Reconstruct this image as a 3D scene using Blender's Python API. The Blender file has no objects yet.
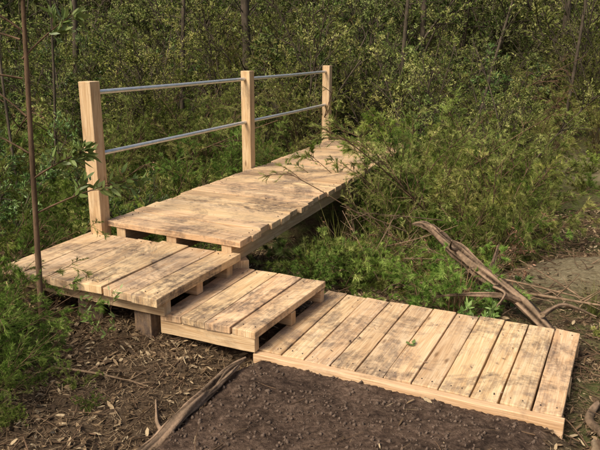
import bpy, bmesh, math, random
import numpy as np
from mathutils import Vector
random.seed(7)
rng=np.random.default_rng(11)
scene=bpy.context.scene
TAB=np.random.default_rng(3).random((256,256))
def vnoise(x,y,sc,seed=0):
    x=np.asarray(x,float)/sc+seed*17.3; y=np.asarray(y,float)/sc+seed*9.7
    xi=np.floor(x).astype(int); yi=np.floor(y).astype(int); fx=x-xi; fy=y-yi
    fx=fx*fx*(3-2*fx); fy=fy*fy*(3-2*fy)
    a=TAB[xi&255,yi&255]; b=TAB[(xi+1)&255,yi&255]; c=TAB[xi&255,(yi+1)&255]; d=TAB[(xi+1)&255,(yi+1)&255]
    return (a*(1-fx)+b*fx)*(1-fy)+(c*(1-fx)+d*fx)*fy-.5
def fbm(x,y,sc,seed=0,o=4):
    r=0;a=1
    for i in range(o):
        r=r+a*vnoise(x,y,sc,seed+i*3.1); sc*=.5; a*=.55
    return r
def sst(a,b,x):
    t=np.clip((x-a)/(b-a),0,1); return t*t*(3-2*t)
# ---------------- layout (metres) ----------------
E1=np.array([.904,-.427]); E2=np.array([.427,.904]); D0=np.array([-.256,3.233])
def sr(x,y):
    return (x-D0[0])*E1[0]+(y-D0[1])*E1[1], (x-D0[0])*E2[0]+(y-D0[1])*E2[1]
def zones(x,y):
    s,r=sr(x,y)
    soil=sst(-.08,.05,s+.10*fbm(x,y,.3,5))*(1-sst(-.01,.03,r))*(1-sst(1.50,1.78,s+.15*fbm(x,y,.4,6)))
    return s,r,soil
def mound(x,y):
    return np.exp(-(((x-2.3)/.72)**2+((y-4.78)/.50)**2)**1.5)
def ground(x,y):
    x=np.asarray(x,float); y=np.asarray(y,float)
    s,r,soil=zones(x,y)
    z=-.12+.09*(1-sst(-.45,.05,s))*(1-sst(1.0,2.2,r))
    z=z+.05*sst(1.6,2.2,s)+.13*mound(x,y)
    z=z-.36*np.exp(-((r-3.1)/.95)**2)*(1-sst(.2,1.6,s))
    z=z+.055*np.maximum(0,y-10)+20*sst(30,75,y)+6*sst(14,50,np.abs(x))
    near=np.exp(-((x/3)**2+((y-3.5)/2.2)**2))
    n=.09*fbm(x,y,1.3,1)*(1-.6*near)+.03*fbm(x,y,.25,2)
    z=(z+n)*(1-soil)+(-.031+.012*fbm(x,y,.5,8)+.010*fbm(x,y,.12,4))*soil
    z=z+.012*fbm(x,y,.07,3,3)*(1-.2*soil)
    bed=sst(.0,.05,r)*(1-sst(1.0,1.06,r))*sst(-.02,.03,s)*(1-sst(1.55,1.6,s))
    return z*(1-bed)+np.minimum(z,-.07)*bed
# ---------------- material helpers ----------------
def newmat(name):
    m=bpy.data.materials.new(name); m.use_nodes=True; nt=m.node_tree
    for n in list(nt.nodes): nt.nodes.remove(n)
    out=nt.nodes.new('ShaderNodeOutputMaterial')
    return m,nt,out
def N(nt,t,**k):
    n=nt.nodes.new(t)
    for a,b in k.items():
        if a in n.inputs.keys(): n.inputs[a].default_value=b
        else: setattr(n,a,b)
    return n
def ramp(nt,stops,fac):
    r=nt.nodes.new('ShaderNodeValToRGB')
    cr=r.color_ramp
    while len(cr.elements)<len(stops): cr.elements.new(.5)
    for e,(p,c) in zip(cr.elements,stops):
        e.position=p; e.color=(c if len(c)==4 else (*c,1)) if hasattr(c,'__len__') else (c,c,c,1)
    nt.links.new(fac,r.inputs[0]); return r.outputs[0]
def mix(nt,a,b,fac,mode='MIX'):
    m=nt.nodes.new('ShaderNodeMix'); m.data_type='RGBA'; m.blend_type=mode
    for sock,v in ((m.inputs[0],fac),(m.inputs[6],a),(m.inputs[7],b)):
        if isinstance(v,(int,float)): sock.default_value=v
        elif isinstance(v,tuple): sock.default_value=(*v,1) if len(v)==3 else v
        else: nt.links.new(v,sock)
    return m.outputs[2]
def math_(nt,op,a,b=0.0):
    m=nt.nodes.new('ShaderNodeMath'); m.operation=op
    for i,v in enumerate((a,b)):
        if isinstance(v,(int,float)): m.inputs[i].default_value=v
        else: nt.links.new(v,m.inputs[i])
    return m.outputs[0]
def noise(nt,vec,scale,detail=4,rough=.55,dist=0):
    n=N(nt,'ShaderNodeTexNoise'); n.inputs['Scale'].default_value=scale; n.inputs['Detail'].default_value=detail
    n.inputs['Roughness'].default_value=rough; n.inputs['Distortion'].default_value=dist
    nt.links.new(vec,n.inputs['Vector']); return n.outputs[0]
def mapping(nt,vec,scale):
    m=nt.nodes.new('ShaderNodeMapping'); m.inputs['Scale'].default_value=scale; nt.links.new(vec,m.inputs[0]); return m.outputs[0]
def principled(nt,out,col,rough=.8,spec=.3,bump=None,bs=.3,bd=.01,metal=0):
    p=nt.nodes.new('ShaderNodeBsdfPrincipled')
    if isinstance(col,tuple): p.inputs['Base Color'].default_value=(*col,1)
    else: nt.links.new(col,p.inputs['Base Color'])
    if isinstance(rough,(int,float)): p.inputs['Roughness'].default_value=rough
    else: nt.links.new(rough,p.inputs['Roughness'])
    p.inputs['Specular IOR Level'].default_value=spec; p.inputs['Metallic'].default_value=metal
    if bump is not None:
        b=nt.nodes.new('ShaderNodeBump'); b.inputs['Strength'].default_value=bs; b.inputs['Distance'].default_value=bd
        nt.links.new(bump,b.inputs['Height']); nt.links.new(b.outputs[0],p.inputs['Normal'])
    nt.links.new(p.outputs[0],out.inputs[0]); return p
def wood_mat(name,stain=.8,dark=1.0,thr=.5):
    m,nt,out=newmat(name)
    uv=nt.nodes.new('ShaderNodeUVMap'); uv.uv_map='UVMap'; uvo=uv.outputs[0]
    geo=nt.nodes.new('ShaderNodeNewGeometry'); pos=geo.outputs['Position']
    at=nt.nodes.new('ShaderNodeAttribute'); at.attribute_name='rnd'; rnd=at.outputs['Fac']
    broad=noise(nt,mapping(nt,uvo,(1.0,16,1)),1.0,4,.6,1.6)
    fine=noise(nt,mapping(nt,uvo,(5,170,1)),1.0,3,.6,.3)
    ringf=noise(nt,mapping(nt,uvo,(.7,9,1)),1.0,2,.5,.8)
    rings=math_(nt,'SINE',math_(nt,'MULTIPLY',ringf,70))
    c=ramp(nt,[(.25,(.54*dark,.362*dark,.208*dark)),(.5,(.73*dark,.545*dark,.340*dark)),(.75,(.84*dark,.665*dark,.450*dark))],broad)
    c2=ramp(nt,[(0,(.74,.66,.58)),(.25,(1.0,.96,.89)),(.5,(1.05,.95,.89)),(.75,(.88,.83,.80)),(1,(1.08,1.04,.92))],rnd)
    c=mix(nt,c,c2,1,'MULTIPLY')
    c=mix(nt,c,ramp(nt,[(.3,(.68,.59,.49)),(.6,(1.05,1.05,1.05))],fine),.75,'MULTIPLY')
    c=mix(nt,c,ramp(nt,[(0,(.82,.71,.59)),(.6,(1,1,1))],math_(nt,'ADD',math_(nt,'MULTIPLY',rings,.5),.5)),.45,'MULTIPLY')
    vo=nt.nodes.new('ShaderNodeTexVoronoi'); vo.inputs['Scale'].default_value=1; nt.links.new(mapping(nt,uvo,(2.2,7.5,1)),vo.inputs['Vector'])
    kn=ramp(nt,[(.03,1.0),(.10,0.0)],vo.outputs['Distance'])
    c=mix(nt,c,(.16,.08,.035),math_(nt,'MULTIPLY',kn,.75))
    s1=noise(nt,pos,1.9,9,.76,.6); s2=noise(nt,pos,22,6,.78); s3=noise(nt,mapping(nt,uvo,(6,45,1)),1,4,.7)
    sa=ramp(nt,[(thr-.01,0.0),(thr+.04,.6),(thr+.11,1.0)],s1)
    sb=ramp(nt,[(.38,0.0),(.56,1.0)],math_(nt,'ADD',math_(nt,'MULTIPLY',s2,.55),math_(nt,'MULTIPLY',s3,.45)))
    f=math_(nt,'MULTIPLY',math_(nt,'MULTIPLY',sa,sb),stain)
    c=mix(nt,c,(.095,.066,.050),f)
    s4=noise(nt,pos,4.5,8,.80)
    c=mix(nt,c,(.24,.17,.125),math_(nt,'MULTIPLY',math_(nt,'MULTIPLY',ramp(nt,[(.50,0.0),(.66,1.0)],s4),ramp(nt,[(.36,.2),(.56,1.0)],s3)),.8*min(1,stain*1.1)))
    b=math_(nt,'ADD',math_(nt,'MULTIPLY',fine,.6),math_(nt,'MULTIPLY',broad,.4))
    principled(nt,out,c,.75,.2,b,.6,.004)
    return m
def leaf_mat(name,cols,trans=.3,rough=None,spec=.3,vlo=.5,vhi=1.4):
    m,nt,out=newmat(name)
    at=nt.nodes.new('ShaderNodeAttribute'); at.attribute_name='var'
    oi=nt.nodes.new('ShaderNodeObjectInfo')
    c=ramp(nt,[(i/(len(cols)-1),k) for i,k in enumerate(cols)],at.outputs['Fac'])
    h=nt.nodes.new('ShaderNodeHueSaturation')
    mr=nt.nodes.new('ShaderNodeMapRange'); nt.links.new(oi.outputs['Random'],mr.inputs[0]); mr.inputs[3].default_value=vlo; mr.inputs[4].default_value=vhi
    nt.links.new(mr.outputs[0],h.inputs['Value']); nt.links.new(c,h.inputs['Color'])
    mh=nt.nodes.new('ShaderNodeMapRange'); nt.links.new(math_(nt,'FRACT',math_(nt,'MULTIPLY',oi.outputs['Random'],7.31)),mh.inputs[0]); mh.inputs[3].default_value=.475; mh.inputs[4].default_value=.515
    nt.links.new(mh.outputs[0],h.inputs['Hue'])
    if rough is None:
        p=nt.nodes.new('ShaderNodeBsdfDiffuse'); nt.links.new(h.outputs[0],p.inputs[0]); nt.links.new(p.outputs[0],out.inputs[0])
    else: p=principled(nt,out,h.outputs[0],rough,spec)
    if trans>0:
        t=nt.nodes.new('ShaderNodeBsdfTranslucent'); nt.links.new(h.outputs[0],t.inputs[0])
        mx=nt.nodes.new('ShaderNodeMixShader'); mx.inputs[0].default_value=trans
        nt.links.new(p.outputs[0],mx.inputs[1]); nt.links.new(t.outputs[0],mx.inputs[2]); nt.links.new(mx.outputs[0],out.inputs[0])
    return m
def bark_mat(name,c1,c2,sc=30,zs=.25):
    m,nt,out=newmat(name)
    tc=nt.nodes.new('ShaderNodeTexCoord'); v=mapping(nt,tc.outputs['Object'],(1,1,zs))
    n=noise(nt,v,sc,6,.7,.5); n2=noise(nt,tc.outputs['Object'],7,4,.6)
    at=nt.nodes.new('ShaderNodeAttribute'); at.attribute_name='var'
    n=math_(nt,'ADD',math_(nt,'MULTIPLY',n,.6),math_(nt,'MULTIPLY',at.outputs['Fac'],.4))
    c=ramp(nt,[(.3,c1),(.68,c2)],n); c=mix(nt,c,ramp(nt,[(.35,(.55,.55,.5)),(.65,(1.2,1.15,1.1))],n2),.8,'MULTIPLY')
    principled(nt,out,c,.9,.15,n,.9,.012); return m
M_wood=wood_mat('weathered_plank_wood',.92,1.0,.50)
M_wood2=wood_mat('post_wood',.40,.88,.54)
M_stump=wood_mat('old_block_wood',1.0,.45,.40)
M_fern=leaf_mat('fern_green_needles',[(.070,.125,.020),(.16,.26,.042),(.35,.44,.11)],.25)
M_olive=leaf_mat('olive_needles',[(.070,.090,.020),(.18,.220,.045),(.38,.38,.12)],0)
M_tea=leaf_mat('small_shrub_leaves',[(.045,.068,.020),(.125,.160,.040),(.30,.32,.11)],0)
M_broad=leaf_mat('broad_leaves',[(.070,.120,.028),(.14,.22,.05),(.26,.34,.11)],.25,.45,.4)
M_dead=leaf_mat('dead_brown_leaves',[(.09,.05,.024),(.20,.12,.06),(.38,.25,.14)],0)
M_litter=leaf_mat('litter_leaves',[(.05,.03,.018),(.15,.090,.050),(.27,.175,.10),(.46,.34,.21)],0,.8,.2,.95,1.05)
M_bark=bark_mat('dark_bark',(.035,.026,.018),(.15,.12,.085))
M_twig=bark_mat('twig_bark',(.060,.036,.022),(.22,.14,.085))
M_dry=bark_mat('dry_stick_bark',(.12,.075,.045),(.36,.25,.16))
M_log=bark_mat('weathered_log_wood',(.035,.022,.014),(.32,.22,.145),34,.8)
M_end=bark_mat('pale_broken_wood',(.16,.10,.06),(.38,.28,.18),25,.6)
m,nt,out=newmat('galvanised_steel'); tc=nt.nodes.new('ShaderNodeTexCoord')
n=noise(nt,tc.outputs['Object'],25,4,.6)
principled(nt,out,ramp(nt,[(.3,(.58,.58,.57)),(.7,(.78,.78,.76))],n),.36,.5,metal=.65); M_steel=m
m,nt,out=newmat('nail_head'); principled(nt,out,(.05,.04,.035),.6); M_nail=m
m,nt,out=newmat('soil_clods'); tc=nt.nodes.new('ShaderNodeTexCoord'); n=noise(nt,tc.outputs['Object'],60,4,.6)
principled(nt,out,ramp(nt,[(.3,(.055,.038,.028)),(.7,(.18,.125,.09))],n),.95,.1,n,.5,.004); M_clod=m
m,nt,out=newmat('forest_ground')
geo=nt.nodes.new('ShaderNodeNewGeometry'); pos=geo.outputs['Position']
zs=nt.nodes.new('ShaderNodeAttribute'); zs.attribute_name='soil'; zm=nt.nodes.new('ShaderNodeAttribute'); zm.attribute_name='moss'
zd=nt.nodes.new('ShaderNodeAttribute'); zd.attribute_name='sand'
n1=noise(nt,pos,32,8,.75); n2=noise(nt,pos,4,7,.7); n3=noise(nt,pos,140,4,.6)
soil=ramp(nt,[(.30,(.042,.028,.020)),(.50,(.130,.087,.062)),(.72,(.26,.185,.135))],n1)
soil=mix(nt,soil,ramp(nt,[(.35,(.45,.42,.40)),(.65,(1.4,1.33,1.25))],n2),1,'MULTIPLY')
lit=ramp(nt,[(.3,(.035,.024,.015)),(.5,(.13,.085,.050)),(.72,(.27,.19,.12))],n1)
mossc=ramp(nt,[(.3,(.050,.060,.020)),(.6,(.15,.165,.050)),(.8,(.24,.22,.10))],n1)
mf=math_(nt,'MULTIPLY',zm.outputs['Fac'],ramp(nt,[(.40,0.0),(.58,1.0)],n2))
c=mix(nt,lit,mossc,mf)
sandc=ramp(nt,[(.3,(.15,.115,.06)),(.55,(.32,.26,.15)),(.75,(.44,.38,.25))],n1)
c=mix(nt,c,sandc,math_(nt,'MULTIPLY',zd.outputs['Fac'],ramp(nt,[(.35,.5),(.5,1.0)],n2)))
c=mix(nt,c,soil,zs.outputs['Fac'])
hb=math_(nt,'ADD',n1,math_(nt,'MULTIPLY',n3,.3))
principled(nt,out,c,.95,.12,hb,1.0,.03); M_ground=m

# ---------------- mesh accumulators ----------------
def link(o,parent=None):
    scene.collection.objects.link(o)
    if parent: o.parent=parent
    return o
def empty(name,loc=(0,0,0)):
    e=bpy.data.objects.new(name,None); e.location=loc; e.empty_display_size=.1; return link(e)
class Acc:
    def __init__(s): s.v=[];s.var=[];s.f=[];s.n=0;s.mats=[]
    def add(s,v,f,var,mi=0):
        v=np.asarray(v).reshape(-1,3); f=np.asarray(f)
        s.v.append(v); s.f.append((f+s.n,mi)); s.var.append(np.broadcast_to(var,(len(v),)).astype(float)); s.n+=len(v)
    def mesh(s,name,mats,smooth=False):
        me=bpy.data.meshes.new(name); V=np.concatenate(s.v); var=np.concatenate(s.var)
        loops=np.concatenate([f.ravel() for f,_ in s.f]); tot=np.concatenate([np.full(len(f),f.shape[1]) for f,_ in s.f])
        mi=np.concatenate([np.full(len(f),m) for f,m in s.f]); st=np.concatenate([[0],np.cumsum(tot)[:-1]])
        me.vertices.add(len(V)); me.vertices.foreach_set('co',V.ravel())
        me.loops.add(len(loops)); me.loops.foreach_set('vertex_index',loops.astype(np.int32))
        me.polygons.add(len(tot)); me.polygons.foreach_set('loop_start',st.astype(np.int32)); me.polygons.foreach_set('loop_total',tot.astype(np.int32))
        for k in mats: me.materials.append(k)
        me.polygons.foreach_set('material_index',mi.astype(np.int32))
        if smooth: me.polygons.foreach_set('use_smooth',np.ones(len(tot),bool))
        a=me.attributes.new('var','FLOAT','POINT'); a.data.foreach_set('value',np.clip(var,0,1).astype(np.float32))
        me.update(calc_edges=True); me.validate(); return me
def nrm(a): return a/(np.linalg.norm(a,axis=-1,keepdims=True)+1e-9)
class El:
    def __init__(s,B,D,G,L,R,var): s.B=np.asarray(B,float);s.D=nrm(np.asarray(D,float));s.G=np.asarray(G,float);s.L=np.asarray(L,float);s.R=np.asarray(R,float);s.var=np.asarray(var,float)
    def pt(s,i,t): L=s.L[i][...,None]; t=t[...,None]; return s.B[i]+s.D[i]*L*t+s.G[i]*L*t*t
    def tan(s,i,t): return nrm(s.D[i]+2*s.G[i]*t[...,None])
def tubes(acc,e,segs,sides,mi,tip=.3,wob=0):
    M=len(e.L); i=np.repeat(np.arange(M),segs+1).reshape(M,segs+1); t=np.tile(np.linspace(0,1,segs+1),(M,1))
    P=e.pt(i,t); T=e.tan(i,t); ref=np.where(np.abs(T[...,2:3])>.9,[1,0,0],[0,0,1.]); u=nrm(np.cross(T,ref)); v=np.cross(T,u)
    a=np.arange(sides)/sides*2*np.pi
    rad=(e.R[:,None]*(1-(1-tip)*t))
    if wob: rad=rad*(1+wob*(rng.random(rad.shape)-.5))
    ring=P[:,:,None,:]+rad[:,:,None,None]*(np.cos(a)[None,None,:,None]*u[:,:,None,:]+np.sin(a)[None,None,:,None]*v[:,:,None,:])
    idx=np.arange(M*(segs+1)*sides).reshape(M,segs+1,sides)
    A=idx[:,:-1,:];Bn=idx[:,1:,:]
    f=np.stack([A,np.roll(A,-1,2),np.roll(Bn,-1,2),Bn],-1).reshape(-1,4)
    acc.add(ring,f,.5,mi)
def rv(n): return nrm(rng.normal(size=(n,3)))
def shoots(e,n,t0,t1,ang,lf,rf,up=.2,droop=.15,taper=.6,vs=.25):
    M=len(e.L); i=np.repeat(np.arange(M),n); k=len(i); t=t0+(t1-t0)*rng.random(k)
    T=e.tan(i,t); p=rv(k); p=nrm(p-T*(p*T).sum(-1,keepdims=True)); a=ang*(.6+.8*rng.random(k))[:,None]
    d=T*np.cos(a)+p*np.sin(a); d[:,2]+=up
    G=np.zeros((k,3)); G[:,2]=-droop*(.4+1.2*rng.random(k)); G+=.12*rng.normal(size=(k,3))
    L=e.L[i]*lf*(1-taper*t)*(.6+.7*rng.random(k))
    return El(e.pt(i,t),d,G,L,e.R[i]*rf,np.clip(e.var[i]+vs*rng.normal(size=k),0,1))
def leaves(acc,e,n,ang,ll,lw,mi,t0=.1,needle=False,vs=.12,fold=0):
    M=len(e.L); i=np.repeat(np.arange(M),n); k=len(i); t=t0+(1-t0)*rng.random(k)
    T=e.tan(i,t); p=rv(k); p=nrm(p-T*(p*T).sum(-1,keepdims=True)); a=ang*(.6+.8*rng.random(k))[:,None]
    d=T*np.cos(a)+p*np.sin(a); l=ll*(.6+.7*rng.random(k))[:,None]; w=lw*(.7+.6*rng.random(k))[:,None]
    B=e.pt(i,t); q=rv(k); sd=nrm(np.cross(d,q)); var=np.clip(e.var[i]+vs*rng.normal(size=k),0,1)
    if needle:
        V=np.stack([B-sd*w/2,B+sd*w/2,B+d*l],1); acc.add(V,np.arange(3*k).reshape(k,3),np.repeat(var,3),mi)
    else:
        nn=np.cross(sd,d)
        V=np.stack([B,B+d*l*.3+sd*w*.45,B+d*l*.65+sd*w*.38-nn*l*.04,B+d*l-nn*l*.1,B+d*l*.65-sd*w*.38-nn*l*.04,B+d*l*.3-sd*w*.45],1)
        acc.add(V,np.arange(6*k).reshape(k,6),np.repeat(var,6),mi)
def stems(n,H,spread,curve,R,base=.06):
    az=rng.random(n)*2*np.pi; ti=spread*np.sqrt(rng.random(n)); D=np.stack([np.sin(ti)*np.cos(az),np.sin(ti)*np.sin(az),np.cos(ti)],1)
    G=np.stack([np.cos(az)*curve*rng.random(n),np.sin(az)*curve*rng.random(n),-.25*curve*rng.random(n)],1)+.05*rng.normal(size=(n,3))
    B=np.stack([base*rng.normal(size=n),base*rng.normal(size=n),np.full(n,-.08)],1)
    return El(B,D,G,H*(.55+.5*rng.random(n)),R*(.6+.5*rng.random(n)),.35+.3*rng.random(n))
def feathery(H,n=10,spread=.7,mat=M_fern,nb=13,nt_=7,nl=24,ll=.036,lw=.0034,curve=.5):
    a=Acc(); s=stems(n,H,spread,curve,.006*H+.002)
    tubes(a,s,7,5,1); b=shoots(s,nb,.15,1,.7,.42,.5,.15,.2); tubes(a,b,4,3,1)
    c=shoots(b,nt_,.15,1,.6,.5,.6,.1,.25); tubes(a,c,2,3,1)
    leaves(a,c,nl,.55,ll,lw,0,.05,True); leaves(a,b,nl,.6,ll,lw,0,.3,True); leaves(a,s,nl*2,.6,ll,lw,0,.55,True)
    return a.mesh('feathery',[mat,M_twig])
def leafy(H,n=7,spread=.5,mat=M_tea,nb=10,nt_=6,nl=14,ll=.034,lw=.011,curve=.3,R=None,bark=M_bark):
    a=Acc(); s=stems(n,H,spread,curve,R or .008*H+.003)
    tubes(a,s,8,5,1); b=shoots(s,nb,.18,1,.8,.42,.5,.2,.1); tubes(a,b,4,3,1)
    c=shoots(b,nt_,.15,1,.7,.5,.5,.1,.12); tubes(a,c,2,3,1)
    leaves(a,c,nl,.8,ll,lw,0,.1); leaves(a,b,nl//2,.8,ll,lw,0,.5)
    return a.mesh('leafy',[mat,bark])
def sedge(H,n=120,mat=M_olive,w=.004,spread=.9):
    a=Acc(); az=rng.random(n)*2*np.pi; ti=spread*rng.random(n); D=np.stack([np.sin(ti)*np.cos(az),np.sin(ti)*np.sin(az),np.cos(ti)],1)
    G=np.stack([np.cos(az)*.5,np.sin(az)*.5,-.45*np.ones(n)],1)*rng.random(n)[:,None]
    B=np.stack([.03*rng.normal(size=n),.03*rng.normal(size=n),np.full(n,-.03)],1)
    e=El(B,D,G,H*(.5+.6*rng.random(n)),np.full(n,w/2),rng.random(n))
    S=6; i=np.repeat(np.arange(n),S+1).reshape(n,S+1); t=np.tile(np.linspace(0,1,S+1),(n,1)); P=e.pt(i,t); sd=nrm(np.cross(e.D,[0,0,1.]))[:,None,:]
    ww=(w*(1-t**2*.95))[...,None]/2; V=np.stack([P-sd*ww,P+sd*ww],2); idx=np.arange(n*(S+1)*2).reshape(n,S+1,2)
    f=np.stack([idx[:,:-1,0],idx[:,:-1,1],idx[:,1:,1],idx[:,1:,0]],-1).reshape(-1,4)
    a.add(V,f,np.repeat(e.var,(S+1)*2),0); return a.mesh('sedge',[mat])
def deadtwigs(H,n=12,bark=M_twig):
    a=Acc(); s=stems(n,H,1.1,.6,.006*max(1,H)); tubes(a,s,7,4,0,.3); b=shoots(s,5,.3,1,.6,.4,.6,.1,.2); tubes(a,b,3,3,0)
    c=shoots(b,3,.3,1,.6,.5,.6,.1,.2); tubes(a,c,2,3,0); leaves(a,c,3,.8,.03,.008,1,.3)
    return a.mesh('dead',[bark,M_dead])
F=[feathery(1.2,11,.75,M_fern),feathery(1.4,10,.6,M_olive),feathery(1.2,12,.85,M_olive),feathery(1.0,12,.9,M_fern)]
FL_=[feathery(.45,12,1.1,M_fern,8,4,24,.028,.003,.6),feathery(.40,12,1.2,M_olive,8,4,24,.030,.003,.7)]
T=[leafy(1.8,6,.45),leafy(2.2,5,.4,M_tea,12,6,14,.038,.013),leafy(1.5,7,.6,M_broad,9,5,10,.045,.015),leafy(1.9,6,.5,M_olive,11,7,16,.030,.008)]
DB=[leafy(1.1,8,.7,M_dead,8,5,9,.035,.008,.4,None,M_twig)]
S_=[sedge(.55),sedge(.4,90,M_fern,.005),sedge(.5,80,M_dead,.004)]
DT=[deadtwigs(.9),deadtwigs(.7,12,M_dry)]
DTL=[deadtwigs(2.6,6,M_twig)]
BL=[leafy(.3,4,.7,M_broad,5,3,7,.045,.018)]
def put(me,name,x,y,sc=1,parent=None,rot=None,tilt=0,zo=0):
    o=bpy.data.objects.new(name,me); o.location=(x,y,float(ground(x,y))+zo); o.scale=(sc*random.uniform(.9,1.1),sc*random.uniform(.9,1.1),sc*random.uniform(.88,1.12))
    o.rotation_euler=(random.uniform(-tilt,tilt),random.uniform(-tilt,tilt),random.uniform(0,6.28) if rot is None else rot)
    return link(o,parent)
def seg_dist(x,y,a,b):
    a=np.array(a);b=np.array(b);p=np.array([x,y]);t=np.clip(((p-a)@(b-a))/((b-a)@(b-a)),0,1);return np.linalg.norm(p-(a+t*(b-a)))
def bridge_d(x,y): return seg_dist(x,y,(-.93,4.42),(.9,8.8))-.58
def clear(x,y,m):
    if bridge_d(x,y)<m: return False
    s,r=sr(x,y)
    if -2.2-m<s<1.65+m and -0.1-m<r<1.08+m: return False
    return True
# ---------------- ground sheet ----------------
def axis(lo,hi,step,far_lo,far_hi,g=1.13):
    c=list(np.arange(lo,hi,step)); d=step; x=c[-1]
    while x<far_hi: d*=g; x+=d; c.append(x)
    d=step; x=lo; pre=[]
    while x>far_lo: d*=g; x-=d; pre.append(x)
    return np.array(pre[::-1]+c)
xs=axis(-2.8,3.0,.016,-110,110); ys=axis(1.9,6.2,.016,-60,120)
X,Y=np.meshgrid(xs,ys); Z=ground(X,Y); nx,ny=len(xs),len(ys)
ga=Acc(); idx=np.arange(nx*ny).reshape(ny,nx)
ga.add(np.stack([X,Y,Z],-1),np.stack([idx[:-1,:-1],idx[:-1,1:],idx[1:,1:],idx[1:,:-1]],-1).reshape(-1,4),0)
gm=ga.mesh('ground',[M_ground],True)
s,r,soil=zones(X,Y); at=gm.attributes.new('soil','FLOAT','POINT'); at.data.foreach_set('value',np.clip(soil,0,1).ravel().astype(np.float32))
moss=np.clip(sst(1.1,1.9,s)+sst(1.1,1.6,r)*.8+.3*(1-sst(-2,-.8,s)),0,1); at=gm.attributes.new('moss','FLOAT','POINT'); at.data.foreach_set('value',moss.ravel().astype(np.float32))
sand=np.clip(mound(X,Y)*1.6+1.3*np.exp(-(((X-4.6)/1.5)**2+((Y-9.6)/1.3)**2)**2),0,1); at=gm.attributes.new('sand','FLOAT','POINT'); at.data.foreach_set('value',sand.ravel().astype(np.float32))
link(bpy.data.objects.new('ground',gm))
# ---------------- timber ----------------
class Timber:
    def __init__(s): s.bm=bmesh.new(); s.uv=s.bm.loops.layers.uv.new('UVMap'); s.col=s.bm.loops.layers.float_color.new('rnd')
    def board(s,p0,p1,q0,q1,ztop,th,ztop2=None,bev=.004,mi=0,wear=.0022):
        p0,p1,q0,q1=[np.array(k,float) for k in (p0,p1,q0,q1)]
        L=np.linalg.norm(q0-p0); W=np.linalg.norm(p1-p0); ztop2=ztop if ztop2 is None else ztop2
        b=bmesh.new(); bmesh.ops.create_cube(b,size=1)
        for v in b.verts: v.co=((v.co.x+.5)*L,(v.co.y+.5)*W,(v.co.z-.5)*th)
        le=[e for e in b.edges if abs(e.verts[0].co.x-e.verts[1].co.x)>L*.5]
        bmesh.ops.subdivide_edges(b,edges=le,cuts=7,use_grid_fill=True)
        eds=[e for e in b.edges if len(e.link_faces)==2 and e.calc_face_angle(0)>1]
        bmesh.ops.bevel(b,geom=eds,offset=bev,segments=2,affect='EDGES',profile=.5)
        b.normal_update(); ou,ov=random.uniform(0,50),random.uniform(0,50); rn=random.random(); mp={}
        wz=[random.gauss(0,wear) for _ in range(4)]; ph=random.uniform(0,6); ph2=random.uniform(0,6)
        for v in b.verts:
            x,y,z=v.co; t=x/L; w=y/W; P=(p0*(1-w)+p1*w)*(1-t)+(q0*(1-w)+q1*w)*t
            dz=(wz[0]*(1-t)+wz[1]*t)+(wz[2]*(1-t)+wz[3]*t)*(w-.5)*2
            side=.0016*math.sin(t*7+ph)+(.0012*math.sin(t*23+ph2+w*9))
            mp[v]=s.bm.verts.new((P[0]+side,P[1]+side,ztop*(1-t)+ztop2*t+z+dz))
        for f in b.faces:
            nf=s.bm.faces.new([mp[v] for v in f.verts]); nf.material_index=mi; n=f.normal
            for l,lo in zip(nf.loops,f.loops):
                x,y,z=lo.vert.co
                if abs(n.x)>.7: uv=(ou+z,ov+y)
                elif abs(n.z)>.6: uv=(ou+x,ov+y)
                else: uv=(ou+x,ov+z+.3)
                l[s.uv].uv=uv; l[s.col]=(rn,rn,rn,1)
        b.free()
    def beam(s,p,q,w,ztop,h,ztop2=None,bev=.004):
        p=np.array(p,float);q=np.array(q,float);d=(q-p)/np.linalg.norm(q-p);n=np.array([d[1],-d[0]])*w/2
        s.board(p-n,p+n,q-n,q+n,ztop,h,ztop2,bev,0,.001)
    def post(s,x,y,z0,z1,w,ang,bev=.005,lean=(0,0)):
        L=z1-z0; b=bmesh.new(); bmesh.ops.create_cube(b,size=1)
        for v in b.verts: v.co=((v.co.x)*w,(v.co.y)*w,(v.co.z+.5)*L)
        bmesh.ops.bevel(b,geom=list(b.edges),offset=bev,segments=2,affect='EDGES',profile=.5); b.normal_update()
        ca,sa=math.cos(ang),math.sin(ang);ou=random.uniform(0,50);rn=random.random();mp={}
        for v in b.verts:
            X_,Y_,Z_=v.co; mp[v]=s.bm.verts.new((x+X_*ca-Y_*sa+lean[0]*Z_,y+X_*sa+Y_*ca+lean[1]*Z_,z0+Z_))
        for f in b.faces:
            nf=s.bm.faces.new([mp[v] for v in f.verts]); n=f.normal
            for l,lo in zip(nf.loops,f.loops):
                a,c,z=lo.vert.co; l[s.uv].uv=(ou+z,ou+(c if abs(n.x)>.7 else a+.3)) if abs(n.z)<.7 else (ou+a,ou+c); l[s.col]=(rn,rn,rn,1)
        b.free()
    def obj(s,name,parent,mat):
        me=bpy.data.meshes.new(name); s.bm.to_mesh(me); s.bm.free(); me.materials.append(mat)
        for p in me.polygons: p.use_smooth=False
        return link(bpy.data.objects.new(name,me),parent)
def lerp(a,b,t): return np.array(a)*(1-t)+np.array(b)*t
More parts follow.
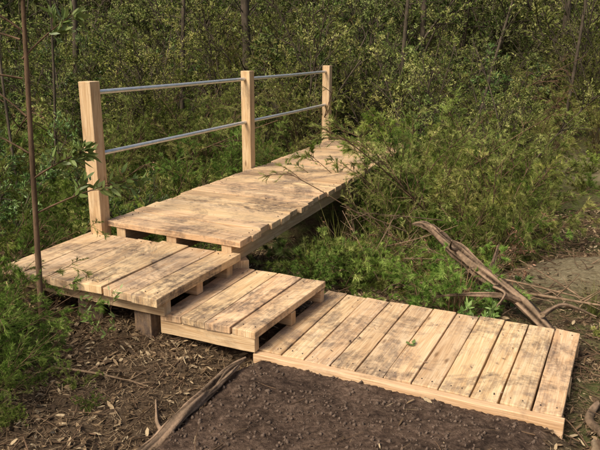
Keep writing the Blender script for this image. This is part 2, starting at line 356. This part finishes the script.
def planks(parent,D,C,A,B,n,z,th,gap=.007,z2=None,endj=.006):
    t=Timber(); nails=Acc(); w=np.array([random.uniform(.88,1.12) for _ in range(n)]); c=np.concatenate([[0],np.cumsum(w)/w.sum()])
    W=np.linalg.norm(np.array(C)-D); g=gap/W/2
    for i in range(n):
        a,b=c[i]+g*random.uniform(.4,1.8),c[i+1]-g*random.uniform(.4,1.8)
        a2,b2=c[i]+g*random.uniform(.4,1.8),c[i+1]-g*random.uniform(.4,1.8)
        p0,p1,q0,q1=lerp(D,C,a),lerp(D,C,b),lerp(A,B,a2),lerp(A,B,b2)
        d=(q0-p0)/np.linalg.norm(q0-p0); j0,j1=random.gauss(0,endj),random.gauss(0,endj)
        zz=z if z2 is None else z*(1-(a+b)/2)+z2*(a+b)/2
        zz+=random.gauss(0,.0014)
        t.board(p0+d*j0,p1+d*j0,q0+d*j1,q1+d*j1,zz,th,bev=.004)
        L=np.linalg.norm(q0-p0)
        for e in (.06/L,1-.06/L):
            for ww in (.25,.75):
                P=lerp(lerp(p0,p1,ww),lerp(q0,q1,ww),e)+np.array([random.gauss(0,.006),random.gauss(0,.006)])
                an=np.arange(8)/8*2*np.pi; R=.0032
                ring=np.stack([P[0]+R*np.cos(an),P[1]+R*np.sin(an),np.full(8,zz+.0025)],1); low=ring.copy(); low[:,2]-=.008; low[:,:2]=P+(low[:,:2]-P)*1.15
                nails.add(ring,np.arange(8)[None],.5)
                nails.add(np.concatenate([ring,low]),np.array([[k,(k+1)%8,8+(k+1)%8,8+k] for k in range(8)]),.5)
    t.obj('planks',parent,M_wood)
    link(bpy.data.objects.new('nail_heads',nails.mesh('nail_heads',[M_nail])),parent)
def gz(p): return float(ground(p[0],p[1]))
pA=(.185,4.17);pB=(1.637,3.49);pC=(1.163,2.555);pD=(-.256,3.233)
bw=empty('wooden_boardwalk')
ins=E2*.05
planks(bw,np.array(pD)+ins,np.array(pC)+ins,pA,pB,11,0,.045,.007,None,.004)
t=Timber(); t.beam(np.array(pD)+E2*.022,np.array(pC)+E2*.022+E1*.01,.045,-.003,.10)
t.beam(np.array(pD)+E2*.12,np.array(pC)+E2*.12,.07,-.048,.13); t.beam(np.array(pA)-E2*.06,np.array(pB)-E2*.06,.07,-.048,.16); t.beam(lerp(pD,pA,.5),lerp(pC,pB,.5),.07,-.048,.13)
t.obj('bearers',bw,M_wood2)
sFL,sFR,sBR,sBL=(-.81,3.475),(-.241,3.207),(.17,3.99),(-.457,4.33)
st=empty('wooden_step'); planks(st,sFL,sFR,sBL,sBR,4,.13,.042,.007,None,.005)
t=Timber()
u=(np.array(sFR)-sFL)/np.linalg.norm(np.array(sFR)-sFL)
ff=E2*.035
t.beam(np.array(sFL)+ff,np.array(sFR)+ff-u*.01,.05,.086,.083)
t.beam(np.array(sBL)-ff,np.array(sBR)-ff-u*.01,.05,.086,.083)
t.beam(lerp(sFL,sBL,.5),lerp(sFR,sBR,.5),.05,.086,.083)
t.obj('bearers',st,M_wood2)
t=Timber()
for P in (np.array(sFL)+E2*.12+E1*.1,np.array(sBL)-E2*.1+E1*.06): t.post(P[0],P[1],gz(P)-.05,.002,.12,.5)
t.obj('blocks',st,M_stump)
qFL,qFR,qBR,qBL=(-1.90,3.90),(-.784,3.355),(-.40,4.165),(-1.589,4.74)
pf=empty('wooden_platform'); planks(pf,qFL,qFR,qBL,qBR,6,.265,.05,.009,None,.007)
t=Timber(); u=(np.array(qFR)-qFL)/np.linalg.norm(np.array(qFR)-qFL)
for k,h in ((.13,.09),(.5,.08),(.9,.09)): t.beam(lerp(qFL,qBL,k)+u*.05,lerp(qFR,qBR,k)-u*.03,.07,.213,h)
t.obj('bearers',pf,M_wood2)
t=Timber()
for k in (.20,.9):
    for w in (.08,.46,.84):
        P=lerp(lerp(qFL,qFR,w),lerp(qBL,qBR,w),k); t.post(P[0],P[1],gz(P)-.06,.125,.14,random.uniform(0,1))
t.obj('blocks',pf,M_stump)
bNL,bNR=np.array((-1.446,4.70)),np.array((-.40,4.13)); dirb=np.array((.3885,.9215)); Lb=4.95
bFL=bNL+dirb*(Lb-.05); bFR=bFL+(np.array((1.05,-.47)))
br=empty('wooden_footbridge')
planks(br,bNL,bFL,bNR,bFR,29,.36,.045,.015,None,.010)
t=Timber()
for k in (.10,.5,.90): t.beam(lerp(bNL,bNR,k)+dirb*.02,lerp(bFL,bFR,k)-dirb*.02,.08,.313,.13)
for f_ in (.02,.55,.98):
    for k in (.10,.90):
        P=lerp(lerp(bNL,bFL,f_)+(dirb*.06 if f_<.1 else 0),lerp(bNR,bFR,f_)+(dirb*.06 if f_<.1 else 0),k); t.post(P[0],P[1],gz(P)-.1,.182,.14,.35)
t.obj('stringers',br,M_wood2)
hr=empty('footbridge_handrail'); t=Timber(); ps=[]
nside=np.array([-dirb[1],dirb[0]])
for d,w in ((-.005,.105),(2.42,.105),(4.80,.105)):
    P=bNL+dirb*d+nside*.055; ps.append(P)
    t.post(P[0],P[1],min(gz(P),.2)-.15,1.375,w,math.atan2(dirb[1],dirb[0]),.005,(0.0 if d<0 else .004,0))
t.obj('posts',hr,M_wood2)
def pipe(pts,r,name,parent,sides=14):
    a=Acc(); pts=np.array(pts); T=nrm(pts[-1]-pts[0]); u=nrm(np.cross(T,[0,0,1.])); v=np.cross(T,u); an=np.arange(sides)/sides*2*np.pi
    V=pts[:,None,:]+r*(np.cos(an)[None,:,None]*u+np.sin(an)[None,:,None]*v); idx=np.arange(len(pts)*sides).reshape(len(pts),sides)
    f=np.stack([idx[:-1],np.roll(idx[:-1],-1,1),np.roll(idx[1:],-1,1),idx[1:]],-1).reshape(-1,4)
    a.add(V,f,.5); a.add(V[0],np.arange(sides)[None],.5); a.add(V[-1],np.arange(sides)[None],.5)
    link(bpy.data.objects.new(name,a.mesh(name,[M_steel],True)),parent)
for nm,z in (('top_rail',1.295),('lower_rail',.85)):
    a_,b_=ps[0]-dirb*.02,ps[2]+dirb*.02; m_=ps[1]
    pipe([(*a_,z),(*lerp(a_,m_,.5),z-.004),(*m_,z-.002),(*lerp(m_,b_,.5),z-.006),(*b_,z)],.0175,nm,hr)
# ---------------- logs ----------------
def gnarly(acc,pts,rad,sides=16,seg=10,rough=.18,seed=0,mi=0,cap=1):
    pts=np.array(pts,float); rad=np.array(rad,float); n=len(pts); P=[];R=[]
    for i in range(n-1):
        p0=pts[max(i-1,0)];p1=pts[i];p2=pts[i+1];p3=pts[min(i+2,n-1)]
        for k in range(seg):
            t=k/seg; P.append(.5*((2*p1)+(-p0+p2)*t+(2*p0-5*p1+4*p2-p3)*t*t+(-p0+3*p1-3*p2+p3)*t**3)); R.append(rad[i]*(1-t)+rad[i+1]*t)
    P.append(pts[-1]);R.append(rad[-1]);P=np.array(P);R=np.array(R);T=nrm(np.gradient(P,axis=0))
    ref=np.array([.13,.2,.97]); u=nrm(np.cross(T,ref)); v=np.cross(T,u); an=np.arange(sides)/sides*2*np.pi
    A,I=np.meshgrid(an,np.arange(len(P)))
    grv=fbm(A*3.0+seed*3+.10*np.sin(I*.3),I*.05+seed,.8,seed+2,3)
    nz=1+rough*2*(fbm(np.cos(A)*1.3+seed,np.sin(A)*1.3+I*.12,.8,seed))+rough*1.5*grv
    V=P[:,None,:]+(R[:,None]*nz)[...,None]*(np.cos(A)[...,None]*u[:,None,:]+np.sin(A)[...,None]*v[:,None,:])
    for e,sg in ((0,-1),(-1,1)):
        V[e]+=sg*T[e]*(rng.random(sides)[:,None]*R[e]*1.3)
    idx=np.arange(len(P)*sides).reshape(len(P),sides)
    acc.add(V,np.stack([idx[:-1],np.roll(idx[:-1],-1,1),np.roll(idx[1:],-1,1),idx[1:]],-1).reshape(-1,4),np.clip(.5+grv*1.5,0,1).ravel(),mi)
    for e in (0,-1):
        ctr=V[e].mean(0,keepdims=True); W=np.concatenate([V[e],ctr]); acc.add(W,np.array([[k,(k+1)%sides,sides] for k in range(sides)]),.5,cap)
def G(x,y,o=0): return (x,y,float(ground(x,y))+o)
a=Acc()
gnarly(a,[G(1.58,3.60,.01),(1.44,3.93,.01),(1.28,4.30,.09),(1.14,4.62,.175),(1.03,4.86,.245)],[.032,.042,.047,.046,.032],seed=2,sides=30,rough=.30)
gnarly(a,[(1.04,4.84,.24),(.96,4.92,.27),(.89,4.95,.262)],[.032,.022,.007],seed=3,sides=14,rough=.3)
gnarly(a,[(1.30,4.24,.07),(1.37,4.40,.10),(1.47,4.60,.20)],[.022,.016,.006],seed=4,sides=10,rough=.3)
gnarly(a,[(1.44,3.92,.02),(1.30,3.93,.06),(1.12,3.99,.045),(.92,4.10,-.01)],[.020,.017,.012,.005],seed=5,sides=12,rough=.3)
gnarly(a,[(1.36,4.1,.05),(1.28,4.02,.085),(1.30,3.86,.10),(1.22,3.75,.06)],[.016,.013,.009,.005],seed=7,sides=10)
gnarly(a,[(1.16,4.55,.17),(1.08,4.45,.22),(1.06,4.36,.30)],[.014,.010,.004],seed=8,sides=8)
gnarly(a,[(1.50,3.72,.02),(1.66,3.80,.05),(1.85,3.78,-.02)],[.018,.012,.006],seed=18,sides=8)
link(bpy.data.objects.new('fallen_log',a.mesh('fallen_log',[M_log,M_end],True)))
a=Acc()
gnarly(a,[G(-.86,2.02,.02),G(-.68,2.37,.030),G(-.52,2.66,.028),G(-.41,2.90,.035),G(-.33,3.06,.03)],[.045,.036,.032,.030,.016],seed=9,rough=.35,sides=24)
gnarly(a,[G(-.44,2.84,.03),G(-.38,2.98,.06),G(-.29,3.12,.05)],[.020,.016,.008],seed=12,sides=10,rough=.3)
gnarly(a,[G(-.60,2.52,.02),G(-.66,2.66,.03),G(-.70,2.83,.02)],[.014,.010,.005],seed=14,sides=8,rough=.3)
link(bpy.data.objects.new('fallen_branch',a.mesh('fallen_branch',[M_log,M_end],True)))
a=Acc()
gnarly(a,[G(1.24,2.33,.02),G(1.29,2.43,.035),G(1.32,2.53,.02)],[.026,.034,.016],seed=13,sides=10,mi=1,rough=.4)
gnarly(a,[G(1.17,2.40,.015),G(1.12,2.28,.02)],[.020,.026],seed=14,sides=10,mi=1,rough=.4)
gnarly(a,[G(1.40,2.5,.02),G(1.36,2.7,.02),G(1.46,2.85,.03)],[.015,.02,.012],seed=15,sides=8,mi=0)
link(bpy.data.objects.new('broken_wood_chunks',a.mesh('chunks',[M_log,M_end],True)))
# ---------------- litter, sticks, clods ----------------
def scatter(n,x0,x1,y0,y1): return rng.uniform(x0,x1,n),rng.uniform(y0,y1,n)
a=Acc(); x,y=scatter(85000,-3.0,3.6,1.9,7); s,r,soil=zones(x,y)
keep=(rng.random(len(x))>soil*.99)&(rng.random(len(x))<(.35+1.6*np.clip(fbm(x,y,.5,9)+.3,0,1)))&(rng.random(len(x))>mound(x,y)*1.2); x=x[keep];y=y[keep];k=len(x)
z=ground(x,y)+.004+.016*rng.random(k); az=rng.random(k)*6.28; l=(.012+.05*rng.random(k)**1.6)[:,None]; w=l*rng.uniform(.10,.40,k)[:,None]
d=np.stack([np.cos(az),np.sin(az),.35*rng.normal(size=k)],1); sd=nrm(np.cross(d,np.stack([.5*rng.normal(size=k),.5*rng.normal(size=k),np.ones(k)],1))); nn=np.cross(sd,d); B=np.stack([x,y,z],1)
V=np.stack([B-d*l/2,B-d*l*.2+sd*w/2+nn*l*.05,B+d*l*.2+sd*w*.45+nn*l*.08,B+d*l/2,B+d*l*.2-sd*w*.45+nn*l*.02,B-d*l*.2-sd*w/2],1)
a.add(V,np.arange(6*k).reshape(k,6),np.repeat(rng.random(k)**1.5,6),0)
x,y=scatter(45000,-2.6,3.2,1.9,5.5); s,r,soil=zones(x,y); keep=(rng.random(len(x))>soil*.985)&(rng.random(len(x))>mound(x,y)*1.2)&(rng.random(len(x))<(.3+1.5*np.clip(fbm(x,y,.4,19)+.3,0,1))); x=x[keep];y=y[keep];k=len(x)
az=rng.random(k)*6.28; l=(.02+.05*rng.random(k)**2)[:,None]; B=np.stack([x,y,ground(x,y)+.006+.014*rng.random(k)],1); d=np.stack([np.cos(az),np.sin(az),.2*rng.normal(size=k)],1); sd=np.stack([-np.sin(az),np.cos(az),0*az],1)*.0011
V=np.stack([B-d*l/2-sd,B-d*l/2+sd,B+d*l/2+sd,B+d*l/2-sd],1); a.add(V,np.arange(4*k).reshape(k,4),np.repeat(.15+.7*rng.random(k),4),0)
link(bpy.data.objects.new('leaf_litter',a.mesh('leaf_litter',[M_litter])))
a=Acc(); x,y=scatter(6500,-3.0,3.4,1.9,6.5); s,r,soil=zones(x,y); keep=rng.random(len(x))>soil*.96; x=x[keep];y=y[keep];k=len(x)
az=rng.random(k)*6.28; D=np.stack([np.cos(az),np.sin(az),.10*rng.normal(size=k)],1)
L=.05+.35*rng.random(k)**3
e=El(np.stack([x,y,ground(x,y)+.006+.012*rng.random(k)],1),D,.15*rng.normal(size=(k,3))*[1,1,.3],L,.0010+.0035*rng.random(k)**2,rng.random(k)); tubes(a,e,4,5,0,.6)
link(bpy.data.objects.new('fallen_twigs',a.mesh('fallen_twigs',[M_twig])))
a=Acc(); x,y=scatter(20000,-.9,1.9,1.9,3.4); s,r,soil=zones(x,y); keep=(soil>.4)&(r<-.012)&(rng.random(len(x))<.35+1.5*np.clip(fbm(x,y,.35,12)+.25,0,1)); x=x[keep];y=y[keep];k=len(x)
sz=.0013+.012*rng.random(k)**7; oc=nrm(np.array([[1,0,0],[-1,0,0],[0,1,0],[0,-1,0],[0,0,1],[0,0,-1.]])); of=np.array([[0,2,4],[2,1,4],[1,3,4],[3,0,4],[2,0,5],[1,2,5],[3,1,5],[0,3,5]])
V=np.stack([x,y,ground(x,y)+sz*.2],1)[:,None,:]+oc[None]*sz[:,None,None]*rng.uniform(.6,1.3,(k,6,1))
V+=rng.normal(size=V.shape)*sz[:,None,None]*.2
a.add(V,(of[None]+6*np.arange(k)[:,None,None]).reshape(-1,3),.5)
link(bpy.data.objects.new('soil_clods',a.mesh('soil_clods',[M_clod])))
a=Acc(); pts=[]
for (P0,P1,P2,P3,z,n) in ((pD,pC,pA,pB,.004,26),(sFL,sFR,sBL,sBR,.134,6),(qFL,qFR,qBL,qBR,.27,18),(bNL,bFL,bNR,bFR,.364,50)):
    for _ in range(n):
        uu,vv=random.uniform(.05,.95),random.uniform(.08,.95); P=lerp(lerp(P0,P1,uu),lerp(P2,P3,uu),vv); pts.append((P[0],P[1],z+.002))
pts.append((.62,3.31,.012));pts.append((.635,3.33,.02));pts.append((.60,3.32,.018))
B=np.array(pts);k=len(B);az=rng.random(k)*6.28;l=rng.uniform(.012,.04,k)[:,None];w=l*.3;var=rng.random(k)
l[-3:]=.055;w[-3:]=.024
d=np.stack([np.cos(az),np.sin(az),.12*rng.random(k)],1);sd=nrm(np.cross(d,np.array([0,0,1.])));
V=np.stack([B-d*l/2,B+sd*w/2,B+d*l/2+[0,0,.004],B-sd*w/2],1)
f=np.arange(4*k).reshape(k,4); a.add(V[:-3],f[:-3],np.repeat(var[:-3],4),0); a.add(V[-3:],np.arange(12).reshape(3,4),.7,1)
link(bpy.data.objects.new('leaves_on_planks',a.mesh('leaves_on_planks',[M_litter,M_broad])))
# ---------------- planting ----------------
for x,y,i,sc in ((1.35,5.75,1,1.05),(1.70,5.6,2,1.05),(1.15,6.3,0,1.1),(1.5,6.5,1,1.15),(1.95,6.1,2,.95),(1.15,7.1,1,1.05),(1.8,7.0,3,1.2),(1.05,5.6,3,.75),(2.1,6.9,2,1.0),(1.45,8.1,0,1.2),(1.70,5.9,3,1.05),(.88,5.95,0,.70),(1.0,6.25,2,.9),(1.05,6.6,3,1.15),(1.2,6.9,0,1.1),(1.3,7.3,2,1.0),(.95,6.35,1,.72),(1.4,5.4,3,.7),(1.38,7.6,3,1.1)):
    put(F[i],'feathery_shrub',x,y,sc,None,None,.1)
for x,y,i,sc in ((2.6,7.8,1,.9),(1.9,7.9,0,.9),(1.6,9.2,1,1.0),(1.2,10.0,3,.9)): put(T[i],'tea_tree_shrub',x,y,sc)
for x,y,i,sc in ((-2.05,3.55,0,.66),(-1.70,3.2,3,.68),(-2.0,3.0,0,.60),(-2.4,4.3,0,.8),(-1.60,2.85,3,.55),(-1.62,3.50,3,.46),(-1.40,3.22,3,.30),(-1.72,2.65,0,.50),(-1.9,3.3,3,.66),(-2.15,4.6,0,.75),(-1.45,2.55,3,.32)): put(F[i],'feathery_shrub',x,y,sc,None,None,.1)
gx=empty('low_undergrowth')
for _ in range(780):
    x,y=random.uniform(-6,5),random.uniform(3.6,10.5)
    if not clear(x,y,.12 if x<-.5 or y<5 else .30): continue
    s,r=sr(x,y)
    if s>1.1 and r<1.6 : continue
    if mound(x,y)>.15: continue
    if x>2.0 and .34<x/y<.62 and random.random()<.85: continue
    q=random.random()
    if q<.55: put(random.choice(FL_),'low_fern',x,y,random.uniform(.6,1.25),gx)
    elif q<.78: put(random.choice(S_),'sedge_tuft',x,y,random.uniform(.5,1.0),gx)
    elif q<.86: put(random.choice(DT),'dead_twigs',x,y,random.uniform(.4,.8),gx)
    else: put(BL[0],'broadleaf_seedling',x,y,random.uniform(.7,1.2),gx)
for x,y in ((.3,5.0),(.5,4.85),(.15,4.75),(.62,5.15),(.8,4.95),(.42,5.3),(.75,5.35),(.25,5.25),(.55,4.65),(1.0,5.2),(0,4.75),(.9,4.7),(.6,5.5),(.35,4.7),(.05,4.6),(.7,4.75),(.45,5.05)):
    put(random.choice(FL_),'low_fern',x,y,random.uniform(.75,1.1),gx)
for x,y in ((.3,5.0),(.55,5.25),(.1,4.75),(.7,5.6),(.45,4.75),(.6,4.95),(.8,5.2)): put(random.choice(S_[:2]),'sedge_tuft',x,y,random.uniform(.8,1.2),gx)
for x,y in ((.8,5.1),(1.0,5.0),(.6,5.3),(1.2,5.1),(.5,5.0),(1.1,4.8),(1.5,5.0),(.7,4.8),(.9,5.35)): put(DT[1],'dead_twigs',x,y,random.uniform(.7,1.1),gx,None,.3)
for x,y in ((-1.5,3.0),(-1.35,3.0),(-1.3,2.6),(-1.0,2.75),(-1.6,2.6),(1.75,3.2),(1.9,3.7),(2.2,3.4),(1.6,2.7),(1.9,2.9),(1.85,3.4),(2.1,3.9),(1.7,2.95),(-1.15,3.0),(2.3,3.7),(1.45,2.6)):
    put(random.choice(FL_+S_[:2]),'low_fern',x,y,random.uniform(.20,.38),gx)
th=empty('shrub_thicket')
def thick(n,x0,x1,y0,y1,mn,pool,s0,s1,cond=None,tilt=.08):
    for _ in range(n):
        x,y=random.uniform(x0,x1),random.uniform(y0,y1)
        if abs(x)>.56*y+1.2: continue
        if not clear(x,y,mn): continue
        if cond and not cond(x,y): continue
        if .37<x/y<.55 and y<10.6: continue
        put(random.choice(pool),'shrub',x,y,random.uniform(s0,s1),th,None,tilt)
left=lambda x,y: x< -1.55+(y-4.7)*.42
rightopen=lambda x,y: not(x>1.9 and y<8.2)
thick(75,-6,1.0,5.0,9.5,.45,[F[0],F[3],F[0],F[1],T[2]],.5,.9,left)
thick(60,-8,1.5,7,12,.5,[F[0],F[1],T[0],T[3],F[0]],.8,1.15,left)
thick(90,-9,9,9.8,15,.7,[F[0],F[1],F[2],T[0],T[1],T[3],T[0],T[2]],.9,1.5,rightopen)
thick(80,-13,13,14,22,.7,[F[1],F[2],T[0],T[1],T[3],T[1]],1.3,2.1)
thick(80,-20,20,22,36,.7,[T[0],T[1],T[3],T[1]],2.3,3.4)
thick(30,2.2,7,7.5,11,.7,[DB[0],F[2],F[1],T[3]],.6,1.0)
thick(55,-34,34,38,55,.7,[T[0],T[1],T[3]],3.8,5.0)
thick(26,-7,7,7.5,14,.8,DTL,.6,1.2,None,.4)
# ---------------- trees ----------------
def tree(x,y,H,R,lean=(0,0),mat=M_tea,crown0=.5,dens=.7,name='forest_tree',bark=M_bark,ll=.08,lw=.026):
    a=Acc(); s=El([[0,0,-.15]],[[lean[0],lean[1],1]],[[.05*rng.normal(),.05*rng.normal(),0]],[H],[R],[.5]); tubes(a,s,24,9,1,.25,.12)
    b=shoots(s,int(22*dens),crown0,1,.9,.33,.35,.3,.05,.5); tubes(a,b,6,5,1)
    c=shoots(b,6,.2,1,.7,.45,.5,.1,.12); tubes(a,c,3,3,1); d=shoots(c,4,.2,1,.7,.5,.5,.05,.15); tubes(a,d,2,3,1)
    leaves(a,d,7,.8,ll,lw,0,.1); leaves(a,c,5,.8,ll,lw,0,.3)
    tw=shoots(s,14,.08,.5,1.1,.08,.2,.2,.1,.3); tubes(a,tw,4,3,1); leaves(a,tw,10,.8,ll*.6,lw*.6,0,.2)
    o=bpy.data.objects.new(name,a.mesh(name,[mat,bark])); o.location=(x,y,float(ground(x,y))); return link(o)
for x,y,H,R,ln in ((-2.1,11.5,7,.045,(.05,0)),(-1.0,12.8,8,.10,(0,.02)),(1.55,10.5,6.5,.040,(.03,0)),(-4.6,13.5,8,.07,(.06,0)),(-3.2,8.2,5,.022,(.12,0)),(2.9,16,9,.08,(0,0)),(5.8,15,8,.09,(.04,0)),(-2.9,6.6,4.2,.018,(-.05,0)),(4.6,11.5,6,.035,(.1,0)),(2.3,9.0,5,.025,(.16,.05))):
    tree(x,y,H,R,ln)
a=Acc(); s=El([[0,0,-.1]],[[.045,0,1]],[[0,.01,0]],[2.9],[.020],[.5]); tubes(a,s,20,8,1,.4,.1)
b=El([[.03,0,.75],[.04,0,.95],[.05,0,1.3],[.06,0,1.6],[.07,0,1.75],[.07,0,1.9],[.08,0,2.0],[.04,0,1.1],[.08,0,2.1],[.05,0,1.5],[.06,0,1.7],[.08,0,1.95]],
  [[.9,.25,.45],[.8,-.1,.55],[-.7,.2,.6],[.6,.3,.7],[-.6,-.2,.5],[.8,0,.5],[-.3,.4,.6],[-.8,.1,.5],[.3,-.3,.8],[-.8,-.3,.2],[-.9,.2,.3],[-.7,-.1,.1]],
  [[0,0,-.15]]*12,[.62,.4,.5,.4,.5,.45,.5,.4,.5,.45,.45,.4],[.006]*12,[.6]*12); tubes(a,b,6,4,1)
c=shoots(b,9,.3,1,.6,.35,.5,.1,.1); tubes(a,c,3,3,1)
leaves(a,c,8,.75,.068,.021,0,.2); leaves(a,b,10,.8,.07,.022,0,.4)
o=bpy.data.objects.new('sapling',a.mesh('sapling',[M_broad,M_twig])); o.location=(-1.53,3.55,float(ground(-1.53,3.55))); link(o)
a=Acc(); s=stems(3,.5,.35,.2,.003,.02); tubes(a,s,6,4,1); c=shoots(s,5,.4,1,.7,.3,.5,.2,.1); tubes(a,c,3,3,1); leaves(a,c,5,.8,.04,.012,0,.2); leaves(a,s,6,.8,.04,.012,0,.4)
o=bpy.data.objects.new('leafy_sprig',a.mesh('leafy_sprig',[M_broad,M_twig])); o.location=(-1.03,3.30,float(ground(-1.03,3.30))); link(o)
a=Acc(); st_=[((1.25,4.55,0),(1,-.75,.03),1.1,.009),((1.5,4.3,-.05),(1,-.9,.12),.9,.012),((.7,5.2,.0),(.6,-.7,.35),.8,.006),((.55,5.0,-.05),(.9,-.5,.25),.7,.005),((.9,5.3,.1),(-.7,-.4,.4),.7,.005),((.7,4.5,-.1),(.8,.1,.1),.6,.007),((1.9,4.4,-.08),(-.7,-.5,.12),.7,.009),((1.0,4.5,-.08),(.5,.6,.3),.8,.006),((1.2,5.3,.2),(-.9,-.6,.25),.9,.005),((-1.3,3.1,-.02),(.9,-.3,.1),.6,.008),((.45,4.7,-.1),(.5,.5,.6),.7,.005),((.6,4.6,-.1),(-.3,.6,.5),.8,.005),((1.7,4.9,-.1),(.9,-.2,.15),.9,.007),((2.0,4.0,-.08),(-.4,.8,.2),.8,.007)]
for _ in range(18):
    x,y=random.uniform(.45,1.5),random.uniform(4.5,5.5); an=random.uniform(0,6.28)
    st_.append(((x,y,float(ground(x,y))),(math.cos(an),math.sin(an)*.6,random.uniform(.2,.8)),random.uniform(.5,1.0),random.uniform(.003,.006)))
g=.08*rng.normal(size=(len(st_),3)); g[14:,2]-=.35
e=El([k[0] for k in st_],[k[1] for k in st_],g,[k[2] for k in st_],[k[3] for k in st_],[.5]*len(st_)); tubes(a,e,10,6,0,.4,.2); b=shoots(e,4,.3,.9,.6,.35,.5,.1,.05); tubes(a,b,4,4,0)
link(bpy.data.objects.new('dead_branches',a.mesh('dead_branches',[M_dry])))
# ---------------- camera, light ----------------
cam=bpy.data.cameras.new('camera'); cam.lens=39; cam.sensor_width=36; cam.clip_end=500; co=link(bpy.data.objects.new('camera',cam)); co.location=(0,0,1.6); co.rotation_euler=(math.radians(90-15.2),0,0); scene.camera=co
w=bpy.data.worlds.new('World'); scene.world=w; w.use_nodes=True; nt=w.node_tree; bg=nt.nodes['Background']; sky=nt.nodes.new('ShaderNodeTexSky'); sky.sky_type='NISHITA'; sky.sun_disc=False
EL,AZ=48,-135
sky.sun_elevation=math.radians(EL); sky.sun_rotation=math.radians(AZ); sky.dust_density=5; sky.air_density=.8; sky.ozone_density=.2
nt.links.new(sky.outputs[0],bg.inputs[0]); bg.inputs[1].default_value=.15
sd=bpy.data.lights.new('sun','SUN'); sd.energy=3.5; sd.angle=math.radians(22); sd.color=(1,.94,.80); so=link(bpy.data.objects.new('sun',sd))
dv=Vector((math.sin(math.radians(AZ))*math.cos(math.radians(EL)),math.cos(math.radians(AZ))*math.cos(math.radians(EL)),math.sin(math.radians(EL))))
so.rotation_euler=dv.to_track_quat('Z','Y').to_euler(); so.location=(0,0,12)
scene.view_settings.view_transform='Standard'; scene.view_settings.look='None'; scene.view_settings.exposure=0
